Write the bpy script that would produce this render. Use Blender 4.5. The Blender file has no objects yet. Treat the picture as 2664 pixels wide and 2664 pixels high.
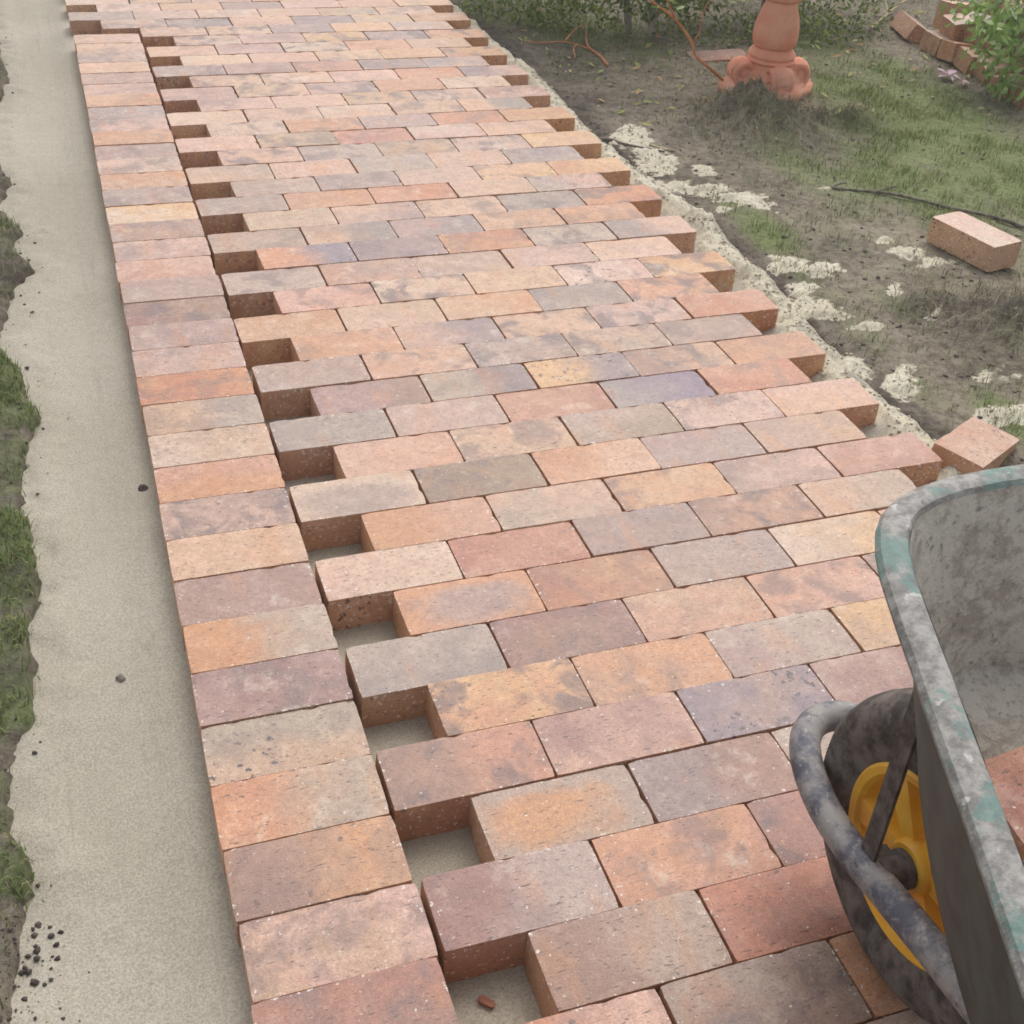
import bpy, bmesh, math, random
import numpy as np
from mathutils import Vector, Matrix, Euler

# ------------------------------------------------------------------ camera, sky, sun, exposure
S = bpy.context.scene
COL = S.collection
ROT = np.array([[0.943913770101908, 0.14004032108674014, -0.29902425166184277],
                [-0.3228958756080337, 0.5808090895342953, -0.7472610354017291],
                [0.06902932802312087, 0.8019036787446892, 0.5934521395095065]])
EYE = np.array([-0.053330913619478795, -0.8234884976849071, 1.323655188839636])
FPX = 3150.069

cam = bpy.data.cameras.new('camera')
cam.sensor_width = 36.0
cam.lens = FPX / 2664 * 36.0
cam.clip_start = 0.05
cam.clip_end = 500
camera = bpy.data.objects.new('camera', cam)
COL.objects.link(camera)
M4 = Matrix([list(ROT[0]) + [EYE[0]], list(ROT[1]) + [EYE[1]], list(ROT[2]) + [EYE[2]], [0, 0, 0, 1]])
camera.matrix_world = M4
S.camera = camera

SUN_EL, SUN_AZ = math.radians(55), math.radians(30)     # azimuth measured from +Y clockwise
world = bpy.data.worlds.new('World')
S.world = world
world.use_nodes = True
wn, wl = world.node_tree.nodes, world.node_tree.links
wn.clear()
wo = wn.new('ShaderNodeOutputWorld'); wb = wn.new('ShaderNodeBackground')
sky = wn.new('ShaderNodeTexSky'); sky.sky_type = 'NISHITA'; sky.sun_disc = False
sky.sun_elevation = SUN_EL; sky.sun_rotation = SUN_AZ
sky.air_density = 1.0; sky.dust_density = 4.0; sky.ozone_density = 1.0
hs = wn.new('ShaderNodeHueSaturation'); hs.inputs['Saturation'].default_value = 0.28   # cloud-covered sky
wl.new(sky.outputs[0], hs.inputs['Color']); wl.new(hs.outputs[0], wb.inputs['Color'])
wb.inputs['Strength'].default_value = 0.15
wl.new(wb.outputs[0], wo.inputs['Surface'])

sun = bpy.data.lights.new('sun', 'SUN'); sun.energy = 0.6; sun.angle = math.radians(55); sun.color = (1.0, 0.96, 0.9)
suno = bpy.data.objects.new('sun', sun); COL.objects.link(suno)
sd = Vector((math.sin(SUN_AZ) * math.cos(SUN_EL), math.cos(SUN_AZ) * math.cos(SUN_EL), math.sin(SUN_EL)))
suno.rotation_euler = sd.to_track_quat('Z', 'Y').to_euler()
S.view_settings.view_transform = 'Standard'
S.view_settings.look = 'None'
S.view_settings.gamma = 1.0
S.view_settings.use_curve_mapping = False
S.view_settings.exposure = 0.47
S.cycles.filter_width = 1.75

rnd = random.Random(7)
rng = np.random.default_rng(7)
PI = math.pi

# ------------------------------------------------------------------ helpers
def at(u, v, z=0.0):                       # where the view ray of a photo point meets height z
    d = ROT @ np.array([(u - 1332) / FPX, -(v - 1332) / FPX, -1.0])
    return EYE + (z - EYE[2]) / d[2] * d

def at_y(u, v, y):                         # ... meets the vertical plane at depth y
    d = ROT @ np.array([(u - 1332) / FPX, -(v - 1332) / FPX, -1.0])
    return EYE + (y - EYE[1]) / d[1] * d

K = 2664 / 1932

def link(name, mesh, parent=None, loc=(0, 0, 0), rot=(0, 0, 0)):
    o = bpy.data.objects.new(name, mesh)
    COL.objects.link(o)
    o.location = loc; o.rotation_euler = rot
    if parent: o.parent = parent
    return o

def tag(o, label=None, cat=None, group=None, kind=None):
    if label: o['label'] = label
    if cat: o['category'] = cat
    if group: o['group'] = group
    if kind: o['kind'] = kind
    return o

def thing(name, label, cat, loc=(0, 0, 0), rot=(0, 0, 0), group=None):
    return tag(link(name, None, None, loc, rot), label, cat, group)

def mesh_np(name, verts, faces, mat, smooth=True):
    me = bpy.data.meshes.new(name)
    me.from_pydata([tuple(v) for v in verts], [], [tuple(f) for f in faces])
    if smooth: me.polygons.foreach_set('use_smooth', [True] * len(me.polygons))
    if mat: me.materials.append(mat)
    me.update()
    return me

def mesh_bm(name, bm, mat, smooth=True):
    me = bpy.data.meshes.new(name)
    bm.normal_update()
    bm.to_mesh(me); bm.free()
    if smooth: me.polygons.foreach_set('use_smooth', [True] * len(me.polygons))
    if mat: me.materials.append(mat)
    return me

def sharp(me, deg=35):
    try: me.set_sharp_from_angle(angle=math.radians(deg))
    except Exception: pass
    return me

def _hash(ix, iy, seed):
    h = (ix.astype(np.int64) * 374761393 + iy.astype(np.int64) * 668265263 + seed * 1442695041) & 0xFFFFFFFF
    h = ((h ^ (h >> 13)) * 1274126177) & 0xFFFFFFFF
    return ((h ^ (h >> 16)) & 0xFFFF) / 65535.0

def vnoise(x, y, seed=0):
    ix, iy = np.floor(x), np.floor(y)
    fx, fy = x - ix, y - iy
    fx, fy = fx * fx * (3 - 2 * fx), fy * fy * (3 - 2 * fy)
    a = _hash(ix, iy, seed); b = _hash(ix + 1, iy, seed); c = _hash(ix, iy + 1, seed); d = _hash(ix + 1, iy + 1, seed)
    return (a * (1 - fx) + b * fx) * (1 - fy) + (c * (1 - fx) + d * fx) * fy      # 0..1

def fbm(x, y, s, octv=4, seed=0, gain=0.5):
    x = np.asarray(x, float) * s; y = np.asarray(y, float) * s
    t = 0; a = 1; n = 0
    for i in range(octv):
        t = t + a * (vnoise(x, y, seed + i * 17) - 0.5); n += a
        x = x * 2.03 + 5.1; y = y * 2.03 + 1.7; a *= gain
    return t / n * 2           # about -1..1

def grid_mesh(name, xs, ys, zfun, mat, attrs=None, keep=None):
    X, Y = np.meshgrid(xs, ys)
    Z = zfun(X, Y)
    nx, ny = len(xs), len(ys)
    V = np.stack([X.ravel(), Y.ravel(), Z.ravel()], 1)
    idx = np.arange(nx * ny).reshape(ny, nx)
    F = np.stack([idx[:-1, :-1].ravel(), idx[:-1, 1:].ravel(), idx[1:, 1:].ravel(), idx[1:, :-1].ravel()], 1)
    if keep is not None:
        k = keep(X, Y, Z).ravel()
        F = F[k[F].any(1)]
        used = np.unique(F); remap = -np.ones(len(V), int); remap[used] = np.arange(len(used))
        V = V[used]; F = remap[F]
    else:
        used = np.arange(len(V))
    me = bpy.data.meshes.new(name)
    me.vertices.add(len(V)); me.vertices.foreach_set('co', V.ravel())
    me.loops.add(len(F) * 4); me.loops.foreach_set('vertex_index', F.ravel().astype(np.int32))
    me.polygons.add(len(F))
    me.polygons.foreach_set('loop_start', np.arange(0, len(F) * 4, 4, dtype=np.int32))
    me.polygons.foreach_set('use_smooth', np.ones(len(F), bool))
    me.materials.append(mat)
    for nm, fn in (attrs or {}).items():
        a = me.attributes.new(nm, 'FLOAT', 'POINT')
        a.data.foreach_set('value', np.clip(fn(X, Y).ravel()[used], 0, 1).astype(np.float32))
    me.update(calc_edges=True)
    return me

def tube(pts, radii, n=8, caps=True):
    """Swept round tube: returns verts, faces."""
    P = np.array(pts, float)
    if np.isscalar(radii): radii = [radii] * len(P)
    V, F = [], []
    T = np.gradient(P, axis=0); T /= np.linalg.norm(T, axis=1)[:, None] + 1e-9
    up = np.array([0, 0, 1.0]) if abs(T[0][2]) < .9 else np.array([1.0, 0, 0])
    for i in range(len(P)):
        a = np.cross(T[i], up); a /= np.linalg.norm(a) + 1e-9
        b = np.cross(a, T[i]); up = b
        for k in range(n):
            t = 2 * PI * k / n
            V.append(P[i] + radii[i] * (math.cos(t) * a + math.sin(t) * b))
    for i in range(len(P) - 1):
        for k in range(n):
            F.append((i * n + k, i * n + (k + 1) % n, (i + 1) * n + (k + 1) % n, (i + 1) * n + k))
    if caps:
        F.append(tuple(range(n - 1, -1, -1))); F.append(tuple((len(P) - 1) * n + k for k in range(n)))
    return V, F

def smooth_path(pts, sub=3, closed=False):
    P = [np.array(p, float) for p in pts]
    for _ in range(sub):
        Q = []
        n = len(P)
        rngi = range(n) if closed else range(n - 1)
        if not closed: Q.append(P[0])
        for i in rngi:
            a, b = P[i], P[(i + 1) % n]
            Q += [a * .75 + b * .25, a * .25 + b * .75]
        if not closed: Q.append(P[-1])
        P = Q
    return P

class MB:                                   # collects shapes into one mesh
    def __init__(s): s.v, s.f = [], []
    def add(s, V, F):
        o = len(s.v); s.v += [tuple(v) for v in V]; s.f += [tuple(i + o for i in f) for f in F]; return s
    def tube(s, pts, r, n=8): return s.add(*tube(pts, r, n))
    def lathe(s, prof, n=32, center=(0, 0, 0), axis='z'):
        V, F = [], []
        m = len(prof)
        for k in range(n):
            t = 2 * PI * k / n
            for (r, h) in prof:
                if axis == 'z': V.append((center[0] + r * math.cos(t), center[1] + r * math.sin(t), center[2] + h))
                else: V.append((center[0] + h, center[1] + r * math.cos(t), center[2] + r * math.sin(t)))
        for k in range(n):
            for i in range(m - 1):
                a, b = k * m + i, ((k + 1) % n) * m + i
                F.append((a, b, b + 1, a + 1) if axis == 'z' else (a, b, b + 1, a + 1))
        return s.add(V, F)
    def box(s, c, d, rot=None):
        V = [Vector((x * d[0] / 2, y * d[1] / 2, z * d[2] / 2)) for x in (-1, 1) for y in (-1, 1) for z in (-1, 1)]
        if rot is not None: V = [rot @ v for v in V]
        V = [v + Vector(c) for v in V]
        return s.add(V, [(0, 1, 3, 2), (4, 6, 7, 5), (0, 4, 5, 1), (2, 3, 7, 6), (0, 2, 6, 4), (1, 5, 7, 3)])
    def mesh(s, name, mat, smooth=True, sharp_deg=35):
        me = mesh_np(name, s.v, s.f, mat, smooth)
        bm = bmesh.new(); bm.from_mesh(me); bmesh.ops.recalc_face_normals(bm, faces=bm.faces); bm.to_mesh(me); bm.free()
        if smooth: sharp(me, sharp_deg)
        return me
    def build(s, name, mat, parent=None, smooth=True, loc=(0, 0, 0), rot=(0, 0, 0), sharp_deg=35):
        return link(name, s.mesh(name, mat, smooth, sharp_deg), parent, loc, rot)

# ------------------------------------------------------------------ material helpers
def lin(c):
    return tuple((x / 255 / 12.92) if x / 255 <= .04045 else ((x / 255 + .055) / 1.055) ** 2.4 for x in c)

GAIN = 1.18                                  # display value of a white card lying flat in this light
def alb(c): return tuple(min(.85, x / GAIN) for x in lin(c))

class NT:
    def __init__(s, name):
        s.m = bpy.data.materials.new(name); s.m.use_nodes = True
        s.n, s.l = s.m.node_tree.nodes, s.m.node_tree.links
        s.b = s.n['Principled BSDF']
    def put(s, sock, v):
        if hasattr(v, 'links') or isinstance(v, bpy.types.NodeSocket): s.l.new(v, sock)
        elif isinstance(v, (tuple, list)) and len(v) == 3 and sock.type == 'RGBA': sock.default_value = (*v, 1)
        else: sock.default_value = v
    def coord(s, which='Object'): return s.n.new('ShaderNodeTexCoord').outputs[which]
    def attr(s, name, typ='GEOMETRY', out='Fac'):
        a = s.n.new('ShaderNodeAttribute'); a.attribute_type = typ; a.attribute_name = name; return a.outputs[out]
    def noise(s, vec, scale, detail=3, rough=.55, dist=0):
        t = s.n.new('ShaderNodeTexNoise'); s.put(t.inputs['Vector'], vec); t.inputs['Scale'].default_value = scale
        t.inputs['Detail'].default_value = detail; t.inputs['Roughness'].default_value = rough; t.inputs['Distortion'].default_value = dist
        return t.outputs['Fac']
    def voro(s, vec, scale, out='Distance'):
        t = s.n.new('ShaderNodeTexVoronoi'); s.put(t.inputs['Vector'], vec); t.inputs['Scale'].default_value = scale; return t.outputs[out]
    def math(s, op, a, b=0.0, clamp=False):
        t = s.n.new('ShaderNodeMath'); t.operation = op; t.use_clamp = clamp; s.put(t.inputs[0], a); s.put(t.inputs[1], b); return t.outputs[0]
    def vmath(s, op, a, b):
        t = s.n.new('ShaderNodeVectorMath'); t.operation = op; s.put(t.inputs[0], a); s.put(t.inputs[1], b); return t.outputs[1 if op == 'DOT_PRODUCT' else 0]
    def step(s, v, lo, hi, to0=0., to1=1.):
        t = s.n.new('ShaderNodeMapRange'); t.interpolation_type = 'SMOOTHSTEP'; s.put(t.inputs[0], v)
        for i, x in enumerate((lo, hi, to0, to1)): s.put(t.inputs[i + 1], x)
        return t.outputs[0]
    def mix(s, f, a, b, mode='MIX'):
        t = s.n.new('ShaderNodeMix'); t.data_type = 'RGBA'; t.blend_type = mode
        s.put(t.inputs[0], f); s.put(t.inputs[6], a); s.put(t.inputs[7], b); return t.outputs[2]
    def scale(s, vec, xyz):
        t = s.n.new('ShaderNodeMapping'); s.put(t.inputs['Vector'], vec); t.inputs['Scale'].default_value = xyz; return t.outputs[0]
    def bump(s, h, strength=.3, dist=.002):
        t = s.n.new('ShaderNodeBump'); t.inputs['Strength'].default_value = strength; t.inputs['Distance'].default_value = dist
        s.put(t.inputs['Height'], h); s.l.new(t.outputs[0], s.b.inputs['Normal'])
    def out(s, color, rough=.8, metal=0., spec=None):
        s.put(s.b.inputs['Base Color'], color); s.put(s.b.inputs['Roughness'], rough); s.put(s.b.inputs['Metallic'], metal)
        if spec is not None: s.b.inputs['Specular IOR Level'].default_value = spec
        return s.m

def mat_brick():
    t = NT('fired_clay_brick')
    ta = t.attr('tone_a', 'OBJECT', 'Color'); tb = t.attr('tone_b', 'OBJECT', 'Color')
    off = t.attr('offset', 'OBJECT', 'Vector'); grad = t.attr('grad', 'OBJECT', 'Vector')
    spots = t.attr('spots', 'OBJECT', 'Fac'); dust = t.attr('dust', 'OBJECT', 'Fac'); cent = t.attr('center', 'OBJECT', 'Fac')
    p = t.coord('Object')
    q = t.vmath('ADD', p, off)
    n1 = t.noise(q, 11, 3, .55, .6)
    g = t.vmath('DOT_PRODUCT', p, grad)
    sep = t.n.new('ShaderNodeSeparateXYZ'); t.l.new(p, sep.inputs[0])
    # rounded-rectangle distance for bricks fired with a pale middle
    rx = t.math('POWER', t.math('ABSOLUTE', t.math('DIVIDE', sep.outputs[0], .10)), 3.0)
    ry = t.math('POWER', t.math('ABSOLUTE', t.math('DIVIDE', t.math('ADD', sep.outputs[1], .012), .05)), 3.0)
    rr = t.math('SUBTRACT', t.math('MINIMUM', t.math('ADD', rx, ry), 2.0), 0.7)
    f = t.math('ADD', t.math('MULTIPLY', t.math('SUBTRACT', n1, .5), 1.5), t.math('ADD', g, t.math('MULTIPLY', rr, cent)))
    f = t.step(f, -.42, .44)
    c = t.mix(f, ta, tb)
    n2 = t.noise(q, 34, 4, .6)
    c = t.mix(t.step(n2, .30, .75), t.mix(1.0, c, (.82, .79, .78), 'MULTIPLY'), t.mix(.10, c, (.75, .62, .52)))
    sc = t.noise(t.vmath('ADD', q, (7.3, 2.1, 4.4)), 13, 4, .6, .4)
    sc2 = t.noise(t.scale(q, (1, .35, 1)), 16, 2, .5)
    c = t.mix(t.math('MULTIPLY', t.step(sc, .46, .64), t.attr('scorch', 'OBJECT', 'Fac')), c, alb((128, 108, 106)))
    c = t.mix(t.step(sc2, .58, .70, 0, .24), c, alb((214, 146, 92)))
    nf = t.noise(q, 430, 2, .6); ng = t.noise(q, 120, 3, .65)
    c = t.mix(t.step(nf, .3, .7), t.mix(1.0, c, (.80, .78, .77), 'MULTIPLY'), t.mix(1.0, c, (1.10, 1.09, 1.08), 'MULTIPLY'))
    c = t.mix(t.step(ng, .35, .7), t.mix(1.0, c, (.86, .83, .82), 'MULTIPLY'), c)
    edge = t.step(t.math('MAXIMUM', t.math('DIVIDE', t.math('ABSOLUTE', sep.outputs[0]), .1181), t.math('DIVIDE', t.math('ABSOLUTE', sep.outputs[1]), .0563)), .86, .99)
    # side faces of kiln bricks: fired orange with warm bounce light painted in, and scorched spots
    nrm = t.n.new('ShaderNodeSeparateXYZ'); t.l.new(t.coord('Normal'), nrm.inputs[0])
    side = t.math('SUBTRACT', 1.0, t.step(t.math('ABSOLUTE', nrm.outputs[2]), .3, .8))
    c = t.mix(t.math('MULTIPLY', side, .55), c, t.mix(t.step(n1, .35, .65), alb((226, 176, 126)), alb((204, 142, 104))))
    qs = t.scale(q, (.45, 1, 1))
    n3 = t.noise(qs, 190, 3, .6)
    c = t.mix(t.step(n3, .62, .73, 0, .5), c, (.10, .065, .055))             # drag pits
    qx = t.scale(q, (.30, 1.3, 1.3))
    n7 = t.noise(qx, 270, 1, .5)
    c = t.mix(t.step(n7, .665, .72, 0, .75), c, (.055, .035, .04))             # short black scratches
    nz = t.n.new('ShaderNodeTexNoise'); t.l.new(q, nz.inputs['Vector']); nz.inputs['Scale'].default_value = 95
    vd = t.voro(t.vmath('ADD', q, t.vmath('MULTIPLY', nz.outputs['Color'], (.022, .022, .022))), 62)
    n4 = t.math('ADD', t.math('SUBTRACT', .55, vd), t.math('MULTIPLY', t.noise(q, 190, 2, .5), .35))
    n4b = t.noise(q, 9, 2, .5)
    sp = t.math('MULTIPLY', t.step(n4, .40, .56), t.step(n4b, .44, .60))
    c = t.mix(t.math('MULTIPLY', sp, t.math('ADD', spots, t.math('MULTIPLY', side, .5), True)), c, (.07, .055, .065))            # blue-black kiln spots
    n5 = t.noise(q, 150, 2, .5)
    c = t.mix(t.step(t.math('ADD', n5, t.math('MULTIPLY', edge, .085)), .705, .760, 0, .75), c, (.74, .68, .60))              # white lime flecks
    n6 = t.noise(q, 17, 5, .75)
    c = t.mix(t.math('MULTIPLY', t.step(n6, .54, .76), dust), c, (.60, .53, .45))  # bedding-sand dust
    t.bump(t.math('ADD', t.math('ADD', t.math('MULTIPLY', t.noise(q, 240, 4, .7), .6), t.math('MULTIPLY', nf, .35)), t.math('MULTIPLY', n2, .8)), .6, .0018)
    return t.out(c, t.step(n2, .2, .8, .40, .56), 0, .5)

def mat_sand(name, ca, cb):
    t = NT(name); p = t.coord('Object')
    n1 = t.noise(p, 2.2, 4, .6); n2 = t.noise(p, 300, 4, .75); n3 = t.noise(p, 160, 2, .6)
    c = t.mix(t.step(n1, .3, .7), ca, cb)
    c = t.mix(t.step(n2, .32, .66), t.mix(1.0, c, (.62, .61, .60), 'MULTIPLY'), c)
    c = t.mix(t.step(n3, .70, .76, 0, .6), c, (.10, .09, .08))
    n4 = t.noise(p, 45, 5, .7)
    c = t.mix(t.step(n4, .45, .75, 0, .22), c, (.22, .19, .15))
    n5 = t.noise(t.scale(p, (1, .05, 1)), 60, 3, .6)
    c = t.mix(t.step(n5, .58, .74, 0, .22), c, (.20, .18, .15))
    c = t.mix(t.step(t.noise(p, 6, 5, .7, .5), .56, .72, 0, .25), c, (.30, .26, .19))
    t.bump(t.math('ADD', t.math('ADD', n2, n5), t.math('MULTIPLY', n4, 1.2)), .6, .003)
    return t.out(c, .9, 0, .25)

def mat_ground():
    t = NT('garden_soil'); p = t.coord('Object')
    green = t.attr('green')
    n1 = t.noise(p, 2.6, 5, .65); n2 = t.noise(p, 38, 5, .75); n3 = t.noise(p, 190, 3, .7)
    c = t.mix(t.step(n1, .32, .7), alb((126, 117, 104)), alb((168, 157, 140)))
    c = t.mix(t.step(n2, .38, .62), t.mix(1.0, c, (.56, .54, .51), 'MULTIPLY'), c)
    c = t.mix(t.step(t.noise(p, 16, 5, .7), .5, .66, 0, .5), c, alb((168, 158, 140)))
    c = t.mix(t.step(n3, .62, .72, 0, .5), c, alb((180, 170, 155)))
    gcol = t.mix(t.step(t.noise(p, 60, 4, .7), .35, .65), alb((100, 116, 66)), alb((140, 152, 98)))
    c = t.mix(t.math('MULTIPLY', t.step(t.math('ADD', green, t.math('MULTIPLY', t.math('SUBTRACT', n2, .5), 1.2)), .15, .8), .8), c, gcol)
    damp = t.attr('damp'); sandy = t.attr('sandy')
    c = t.mix(t.math('MULTIPLY', damp, .8), c, t.mix(t.step(n2, .35, .65), alb((52, 46, 43)), alb((88, 80, 72))))
    n5 = t.noise(t.scale(p, (1, 1.6, 1)), 55, 6, .8)
    sm = t.step(t.math('ADD', sandy, t.math('MULTIPLY', t.math('SUBTRACT', n5, .5), 1.6)), .42, .78)
    c = t.mix(t.math('MULTIPLY', sm, .9), c, alb((226, 216, 194)))
    t.bump(t.math('ADD', n2, t.math('MULTIPLY', n3, .6)), .8, .008)
    return t.out(c, .95, 0, .2)

def mat_tint(name, ca, cb, cc, rough=.6, trans=0.):
    t = NT(name); a = t.attr('tint')
    c = t.mix(t.step(a, 0, .5), ca, cb); c = t.mix(t.step(a, .55, 1), c, cc)
    m = t.out(c, rough, 0, .3)
    if trans:
        tr = t.n.new('ShaderNodeBsdfTranslucent'); t.put(tr.inputs[0], c)
        mx = t.n.new('ShaderNodeMixShader'); mx.inputs[0].default_value = trans
        t.l.new(t.b.outputs[0], mx.inputs[1]); t.l.new(tr.outputs[0], mx.inputs[2])
        t.l.new(mx.outputs[0], t.n['Material Output'].inputs['Surface'])
    return m

def mat_simple(name, ca, cb, scale=30, rough=.8, bump=.3, dist=.002, detail=4, metal=0., lo=.35, hi=.65, spec=None):
    t = NT(name); p = t.coord('Object'); n = t.noise(p, scale, detail, .65)
    c = t.mix(t.step(n, lo, hi), ca, cb)
    t.bump(t.noise(p, scale * 4, 4, .7), bump, dist)
    return t.out(c, rough, metal, spec)

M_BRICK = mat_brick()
M_SAND = mat_sand('bedding_sand', alb((192, 184, 166)), alb((205, 197, 180)))
M_SPILL = mat_sand('spilled_sand', alb((244, 236, 214)), alb((230, 220, 194)))
M_GROUND = mat_ground()
M_GRASS = mat_tint('grass_blades', alb((82, 102, 48)), alb((126, 146, 80)), alb((190, 178, 130)), .6, .25)
M_SOIL = mat_simple('soil_clods', alb((98, 90, 82)), alb((138, 128, 115)), 60, .95, .8, .004)

# ------------------------------------------------------------------ terrain
SAND_Z = -0.070
# the ragged left rim of the screeded sand, as photo points
LB = [(-40, -200), (-15, 0), (0, 100), (30, 200), (-6, 300), (0, 420), (37, 478), (5, 540), (70, 600), (45, 660), (112, 700), (60, 740), (45, 800), (12, 880), (25, 913),
      (79, 980), (103, 1062), (118, 1100), (92, 1180), (85, 1280), (92, 1350), (110, 1450), (115, 1550), (110, 1640), (100, 1700), (122, 1800), (112, 1880),
      (58, 1940), (42, 2060), (52, 2160), (118, 2240), (114, 2310), (84, 2350), (78, 2450), (66, 2520), (72, 2600), (80, 2700), (85, 2900)]
lbp = np.array([at(u, v, -.06)[:2] for u, v in LB])
order = np.argsort(lbp[:, 1]); lbx, lby = lbp[order, 0], lbp[order, 1]
def left_edge(y): return np.interp(y, lby, lbx) + .007
RB_Y = [-2, .9, 1.25, 1.47, 1.57, 1.76, 1.83, 1.95, 2.1, 2.3, 2.46, 2.65, 2.95, 3.3, 3.7, 4.2, 8]
RB_X = [1.62, 1.60, 1.585, 1.60, 1.615, 1.64, 1.615, 1.635, 1.65, 1.625, 1.60, 1.585, 1.57, 1.60, 1.585, 1.57, 1.57]
def right_edge(y): return np.interp(y, RB_Y, RB_X)

def sstep(v, a, b):
    t = np.clip((v - a) / (b - a), 0, 1); return t * t * (3 - 2 * t)

HEAPS = [(2.235, 2.985, .12, .11), (2.10, 2.96, .13, .05), (2.31, 2.83, .13, .075), (2.20, 2.78, .16, .04), (2.48, 2.92, .10, .03), (2.63, 2.86, .10, .055), (2.17, 1.35, .20, .05), (2.35, 1.25, .25, .05), (2.0, 1.5, .1, .025)]
def ground_z(X, Y):
    xl = left_edge(Y) + .013 * fbm(X, Y, 14, 4, 3) + .012 * fbm(X, Y, 48, 4, 33)
    xr = right_edge(Y) + .018 * fbm(X, Y, 18, 3, 9)
    base = -.062 + .012 * fbm(X, Y, 1.6, 4, 21) + .009 * fbm(X, Y, 17, 4, 5) + .004 * fbm(X, Y, 60, 2, 6)
    left = base + .022 + .012 * fbm(X, Y, 9, 3, 31)
    fl = sstep(xl - X, -.012, .03)
    fr = sstep(X - xr, -.02, .045)
    end = sstep(Y, 5.25, 5.4)
    Z = -.16 + (left + .16) * fl + (base + .16) * fr
    Z = np.maximum(Z, -.16 + (base + .16) * end)
    for hx, hy, r, h in HEAPS:
        d2 = ((X - hx) ** 2 + (Y - hy) ** 2) / r ** 2
        Z = Z + h * np.exp(-d2 * 1.6) * (1 + .7 * fbm(X, Y, 22, 4, 8))
    Z = Z + .05 * sstep(X, 2.9, 4.2) * sstep(Y, 2.6, 4)
    return Z

GREEN = [(1750, 230, 190, .9), (1880, 300, 200, 1.0), (1720, 330, 130, .75), (1560, 330, 110, .5), (1420, 420, 70, .75), (1330, 430, 50, .4), (1520, 520, 70, .4), (1620, 620, 70, .35),
         (1480, 270, 60, .45), (1700, 150, 110, .7), (1800, 420, 120, .5), (1560, 790, 60, .45), (1750, 740, 60, .4), (1690, 560, 60, .4), (1050, 30, 110, .55), (900, 20, 60, .5),
         (1180, 60, 80, .5), (1560, 90, 60, .55), (1900, 640, 70, .3), (1380, 600, 40, .3), (1780, 860, 60, .5), (1900, 780, 60, .6)]
gp = []
for u, v, r, a in GREEN:
    c = at(u * K, v * K, -.05); e = at((u + r) * K, v * K, -.05); g = at(u * K, (v + r) * K, -.05)
    gp.append((c[0], c[1], max(.08, abs(e[0] - c[0])), max(.08, np.hypot(g[0] - c[0], g[1] - c[1]) * .9), a))
LG = [(690, 905, .9), (1050, 1260, .55), (1300, 1640, 1.0), (1640, 1770, .35), (1830, 2010, .25)]   # lawn tufts along the left rim: photo v ranges (full px of 2664)
def left_green(Y):
    g = np.zeros_like(Y) + .2
    for (v0, v1, a) in ((905, 1120, .95), (1150, 1300, .55), (1330, 1480, .9), (1480, 1600, .6), (1610, 1760, .8), (1760, 1905, .95), (2000, 2180, .6), (2225, 2340, .9), (560, 650, .4), (-400, 200, .3)):
        y1 = at(20, v0, -.05)[1]; y0 = at(20, v1, -.05)[1]
        g = np.maximum(g, a * sstep(Y, y0 - .02, y0 + .02) * sstep(-Y, -y1 - .02, -y1 + .02))
    return g
def green(X, Y):
    g = np.zeros_like(X)
    for cx, cy, rx, ry, a in gp:
        g = np.maximum(g, 1.15 * a * np.exp(-(((X - cx) / rx) ** 2 + ((Y - cy) / ry) ** 2)))
    g = np.maximum(g, .24 * sstep(X, 1.72, 2.0))
    g = g * sstep(X - right_edge(Y), .03, .12)
    g = np.where(X > 4.3, np.maximum(g, .6), g)
    lg = left_green(Y) * sstep(left_edge(Y) - X, -.004, .03)
    g = np.where(X < 0, np.where(X < -.75, .7, lg), g)
    return g * (1 + .55 * fbm(X, Y, 7, 3, 41))

def spaced(lo, hi, step, out, n=14):
    inner = np.arange(lo, hi + 1e-6, step)
    grow = np.cumsum(step * 1.75 ** np.arange(1, n + 1))
    grow = grow / grow[-1] * out
    return np.concatenate([lo - grow[::-1], inner, hi + grow])
def sand_z(X, Y):
    z = SAND_Z + .0022 * fbm(X, Y, 3, 3, 2) + .0012 * fbm(X, Y, 40, 3, 4)
    e = X - (right_edge(Y) - .05)
    heap = sstep(e, -.09, .03) * (1 - sstep(e, .05, .10)) * (.030 + .030 * fbm(X, Y, 9, 4, 12))
    z = z + np.maximum(heap, 0) + .016 * sstep(X, -.10, -.01) * (X < .12)
    rim = sstep(left_edge(Y) + .05 - X, -.03, .04) * (.008 + .012 * fbm(X, Y, 20, 4, 19))
    return z + np.maximum(rim, 0)
sand_bed = tag(link('sand_bed', grid_mesh('sand_bed', np.arange(-.75, 1.78, .010), np.arange(-1.3, 5.4, .012), sand_z, M_SAND)), kind='structure')

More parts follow.
